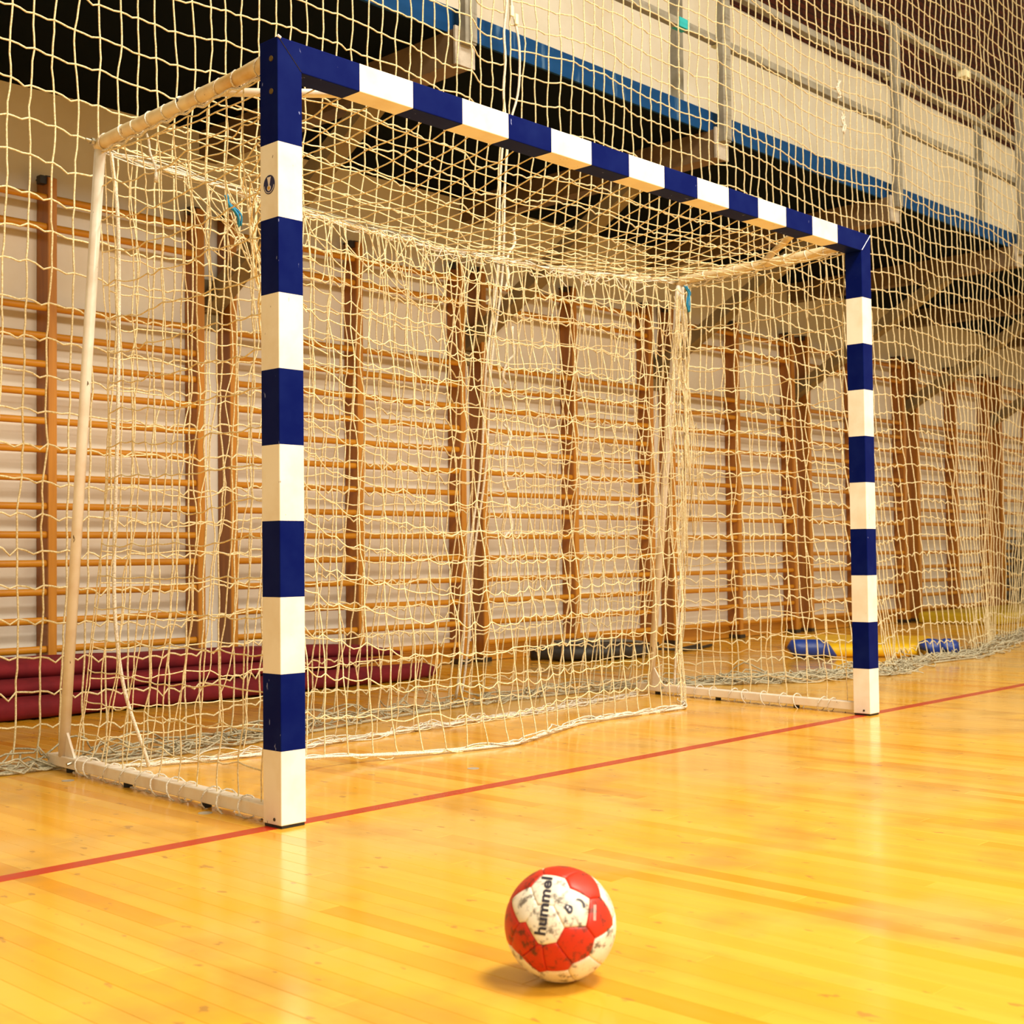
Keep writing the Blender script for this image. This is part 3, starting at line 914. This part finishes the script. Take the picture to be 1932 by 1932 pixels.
# protective curtain nets behind the goal
cb_pts = np.array([(-1.6, 1.5), (-.12, 1.49), (.5, 1.43), (.94, 1.5), (1.5, 1.62), (2.15, 1.72), (2.8, 1.7), (3.45, 1.6), (3.85, 1.28), (4.3, 1.08), (4.6, 1.0), (4.87, .9), (5.15, 1.0), (5.5, 1.1), (5.95, 1.08), (6.3, 1.05), (7.2, 1.3), (8.75, 1.7), (10, 1.8), (12, 1.8)])
def cb_y(x): return float(np.interp(x, cb_pts[:, 0], cb_pts[:, 1]))
ZT = 6.7
def curtain_fn(x0, x1, tw=0.0):
    def fn(s, t):
        x = lerp(x0, x1, s)
        z = lerp(ZT, 0.02, t)
        k = min(1, max(0, (3.0 - z) / 3.0))
        yb = cb_y(x)
        y = lerp(1.33, yb, k ** 1.3) + 0.01 * math.sin(x * 6 + 1.2 * t) * (.4 + k)
        xx = x + 0.012 * math.sin(x * 5 + 1.1 * t) + 0.03 * k * math.sin(x * 2.3)
        z2 = z - 0.02 * math.sin(x * 4.1) - (0.05 * (1 - math.cos(x * 1.9)) * .5 if x > 2 else 0)
        return (xx, min(y, 1.36) if z > 2.85 else y, max(z2, .012))
    return fn
g3 = np.random.default_rng(23)
def curtain(name, label, x0, x1, cell, cellz, r):
    b = MB()
    nu = int(round((x1 - x0) / cell)); nv = int(round(ZT / cellz))
    net_panel(b, curtain_fn(x0, x1), nu, nv, r, 0.0042, 3, 0.004, 0.0025, gen=g3, k=5, slack=True)
    o = tag(obj(name, b, M_CURT, None, True), label, 'net')
    return o
cl = curtain('protective_net', 'coarse protective net hanging left of the laced seam behind the goal', -1.3, 2.19, 0.0765, 0.119, 0.0036)
cr = curtain('protective_net', 'coarse protective net hanging right of the laced seam, reaching past the right goal post', 2.23, 11.0, 0.081, 0.113, 0.0036)
for par, xs_ in ((cl, np.linspace(-1.3, 2.2, 18)), (cr, np.linspace(2.23, 11, 40))):
    b = MB()
    path = [(x, cb_y(x) - .02, 0) for x in xs_]
    squiggles(b, path, 13 if par is cl else 16, 0.085, 0.045, 0.0036, .05, g3, 4)
    b.tube(smooth_path([(p[0], p[1] - .07, .007) for p in path], 3), 0.006, 6)
    o = obj('heaped_hem', b, M_CURTG, par, True); o['kind'] = 'stuff'
b = MB()   # extra corner of the heap right of the goal
squiggles(b, [(3.7, 1.3, 0), (4.2, 1.0, 0), (4.6, .9, 0), (4.88, .82, 0)], 16, 0.07, 0.04, 0.0036, .045, g3, 4)
b.tube(smooth_path([(3.5, 1.42, .007), (3.9, 1.15, .007), (4.5, .93, .007), (4.9, .78, .007)], 6), 0.007, 6)
o = obj('heaped_corner', b, M_CURTG, cr, True); o['kind'] = 'stuff'
# laced seam: edge ropes, clips and tied tails
for par, xa, sg in ((cl, 2.20, -1), (cr, 2.225, 1)):
    b = MB()
    X = [(xa + sg * (.035 if 2.75 < z < 3.15 else 0.004) + .012 * math.sin(z * 7), 1.325 if z > 2.85 else lerp(1.33, cb_y(2.2), min(1, (3 - z) / 3) ** 1.3), z) for z in np.linspace(4.7, .03, 36)]
    b.tube(smooth_path(X, 3), 0.0058, 6)
    if sg > 0:
        for z in (2.2, 1.75, 1.3, .95):
            Y = [(xa + g3.normal(0, .02) - .05 * t, 1.33 + .1 * (3 - z) / 3 - .02, z - .28 * t + g3.normal(0, .01)) for t in np.linspace(0, 1, 6)]
            b.tube(smooth_path(Y, 3), 0.006, 6)
    obj('edge_rope', b, M_ROPE, par, True)
for z in (3.2, 3.17):
    b = MB(); b.box(2.205 if z == 3.2 else 2.235, 2.225 if z == 3.2 else 2.255, 1.312, 1.322, z - .02, z + .03)
    obj('plastic_clip', b, M_CLIP, cr, False, .003)
for x, z in ((5.15, 3.62), (5.2, 3.42)):
    b = MB()
    for q in range(3):
        X = [(x + g3.normal(0, .02), 1.31, z - .1 * t + g3.normal(0, .01)) for t in np.linspace(0, 1, 5)]
        b.tube(smooth_path(X, 3), .005, 5)
    obj('repair_knot', b, M_ROPE, cr, True)

# ------------------------------------------------------------------ ball
BR = 0.0925
BC = Vector((-0.509, -1.345, BR))
ball = thing('handball', 'worn red and white handball lying on the floor in front of the goal', 'ball', tuple(BC - Vector((0, 0, BR))))
D = (CAM_POS - BC).normalized()
RX = Vector((0, 0, 1)).cross(D).normalized()
UX = D.cross(RX)
# small roll of the camera
rollv = math.atan2(CR.z, 1)
def sdir(a, c):
    h = min(.995, math.hypot(a, c))
    if math.hypot(a, c) > .995:
        k = .995 / math.hypot(a, c); a *= k; c *= k
    return (RX * a + UX * c + D * math.sqrt(max(0, 1 - a * a - c * c))).normalized()
W, Rr = M_BWHT, M_BRED
seeds = [((-.207, .62), W), ((-.30, -.04), W), ((-.70, .33), W), ((.26, .25), W),
         ((.45, .72), Rr), ((.71, .10), Rr), ((.28, -.36), Rr), ((-.14, -.62), Rr), ((-.66, -.30), Rr), ((-.62, .74), Rr), ((.05, .95), Rr), ((-.90, .05), Rr), ((-.42, -.60), Rr),
         ((.88, .45), W), ((.78, -.42), W), ((.42, -.80), W), ((-.05, -.93), W), ((-.62, -.76), W)]
S = [(sdir(*a), mm) for a, mm in seeds]
gold = math.pi * (3 - math.sqrt(5))
for i in range(34):
    z = 1 - 2 * (i + .5) / 34; rr_ = math.sqrt(1 - z * z)
    p = Vector((rr_ * math.cos(gold * i), rr_ * math.sin(gold * i), z))
    if p.dot(D) < .1 and all(p.dot(q) < math.cos(math.radians(33)) for q, _ in S):
        S.append((p, Rr if i % 3 else W))
def clip(poly, n, c):
    out = []
    for i in range(len(poly)):
        p, q = poly[i], poly[(i + 1) % len(poly)]
        dp = p[0] * n[0] + p[1] * n[1] + c; dq = q[0] * n[0] + q[1] * n[1] + c
        if dp >= 0: out.append(p)
        if dp * dq < 0:
            t = dp / (dp - dq); out.append((lerp(p[0], q[0], t), lerp(p[1], q[1], t)))
    return out
for i, (s_, mm) in enumerate(S):
    e1 = s_.orthogonal().normalized(); e2 = s_.cross(e1)
    poly = [(-3, -3), (3, -3), (3, 3), (-3, 3)]
    for j, (q_, _) in enumerate(S):
        if j == i: continue
        nn = s_ - q_
        poly = clip(poly, (e1.dot(nn), e2.dot(nn)), s_.dot(nn))
        if not poly: break
    if len(poly) < 3: continue
    ring = []
    for k in range(len(poly)):
        p, q = poly[k], poly[(k + 1) % len(poly)]
        m_ = max(2, int(math.hypot(q[0] - p[0], q[1] - p[1]) / .09))
        ring += [(lerp(p[0], q[0], t / m_), lerp(p[1], q[1], t / m_)) for t in range(m_)]
    cxm = sum(p[0] for p in ring) / len(ring); cym = sum(p[1] for p in ring) / len(ring)
    prof = ((.3, 0), (.6, 0), (.85, -.0001), (.94, -.0006), (.985, -.0016), (1.0, -.0028))
    vv = [(s_ + e1 * cxm + e2 * cym).normalized() * BR]
    for t, dr in prof:
        for p in ring:
            vv.append((s_ + e1 * lerp(cxm, p[0], t) + e2 * lerp(cym, p[1], t)).normalized() * (BR + dr))
    n = len(ring); ff = [(0, 1 + k, 1 + (k + 1) % n) for k in range(n)]
    for r_ in range(len(prof) - 1):
        for k in range(n):
            a = 1 + r_ * n + k; c = 1 + r_ * n + (k + 1) % n
            ff.append((a, c, c + n, a + n))
    b = MB(); b.add([p + Vector((0, 0, BR)) for p in vv], ff)
    obj('panel', b, mm, ball, True)

def wrap_on_ball(me, mtx, name, mtl, lift=0.0005):
    """flat mesh (x,y in ball radii of the view) -> laid on the ball"""
    bm = bmesh.new(); bm.from_mesh(me)
    bmesh.ops.triangulate(bm, faces=bm.faces)
    for _ in range(2):
        long_ = [e for e in bm.edges if e.calc_length() > .06]
        if long_: bmesh.ops.subdivide_edges(bm, edges=long_, cuts=1)
    bmesh.ops.triangulate(bm, faces=bm.faces)
    for v in bm.verts:
        p = mtx @ v.co
        v.co = sdir(p.x, p.y) * (BR + lift) + Vector((0, 0, BR))
    me2 = bpy.data.meshes.new(name); bm.to_mesh(me2); bm.free()
    me2.materials.append(mtl)
    return put(name, me2, ball)

fc = bpy.data.curves.new('wordmark', 'FONT')
fc.body = 'hummel'; fc.align_x = 'CENTER'; fc.align_y = 'CENTER'; fc.size = 1.0; fc.offset = 0.03; fc.resolution_u = 3
fo = bpy.data.objects.new('wordmark_source', fc); COL.objects.link(fo)
bpy.context.view_layer.update()
tme = bpy.data.meshes.new_from_object(fo.evaluated_get(bpy.context.evaluated_depsgraph_get()))
bpy.data.objects.remove(fo)
xs_ = [v.co.x for v in tme.vertices]; ys_ = [v.co.y for v in tme.vertices]
wx, wy = max(xs_) - min(xs_), max(ys_) - min(ys_)
cxx, cyy = (max(xs_) + min(xs_)) / 2, (max(ys_) + min(ys_)) / 2
sc = Matrix.Diagonal((0.98 / wx, .20 / wy, 1, 1))
T = Matrix.Translation((-.285, .30, 0)) @ Matrix.Rotation(math.radians(90 - 8), 4, 'Z') @ sc @ Matrix.Translation((-cxx, -cyy, 0))
wrap_on_ball(tme, T, 'wordmark', M_INK)
# small mark on the right white panel: a crescent and a blob with a light centre
def flat(polys):
    b = MB()
    for p in polys:
        b.add([(x, y, 0) for x, y in p], [tuple(range(len(p)))])
    return b.mesh('mark', M_INK)
cres = [(.02, .17)] + [(.13 + .17 * math.cos(a), -.0 + .17 * math.sin(a)) for a in np.linspace(2.0, -.9, 12)][:0]
arc_o = [(.03 + .125 * math.cos(a), .0 + .125 * math.sin(a)) for a in np.linspace(1.75, -.25, 10)]
arc_i = [(.015 + .10 * math.cos(a), -.005 + .10 * math.sin(a)) for a in np.linspace(-.25, 1.75, 10)]
wrap_on_ball(flat([arc_o + arc_i]), Matrix.Translation((.28, .29, 0)), 'printed_mark', M_INK)
blob = [(.065 * math.cos(a) * (1 + .2 * math.cos(3 * a)), .085 * math.sin(a)) for a in np.linspace(0, 2 * math.pi, 14)[:-1]]
wrap_on_ball(flat([blob]), Matrix.Translation((.15, .24, 0)) @ Matrix.Rotation(.6, 4, 'Z'), 'printed_mark', M_INK)
for dx, dy in ((-.02, .03), (.015, -.01)):
    bl = [(.018 * math.cos(a), .024 * math.sin(a)) for a in np.linspace(0, 2 * math.pi, 10)[:-1]]
    wrap_on_ball(flat([bl]), Matrix.Translation((.15 + dx, .24 + dy, 0)), 'printed_mark', M_EWHT, .0009)
for k in range(3):
    st = [(-.012 + .016 * k, -.13), (-.004 + .016 * k, -.13), (.008 + .016 * k, .13), (0 + .016 * k, .13)]
    wrap_on_ball(flat([st]), Matrix.Translation((.585, .18, 0)), 'pale_print', M_GREY)
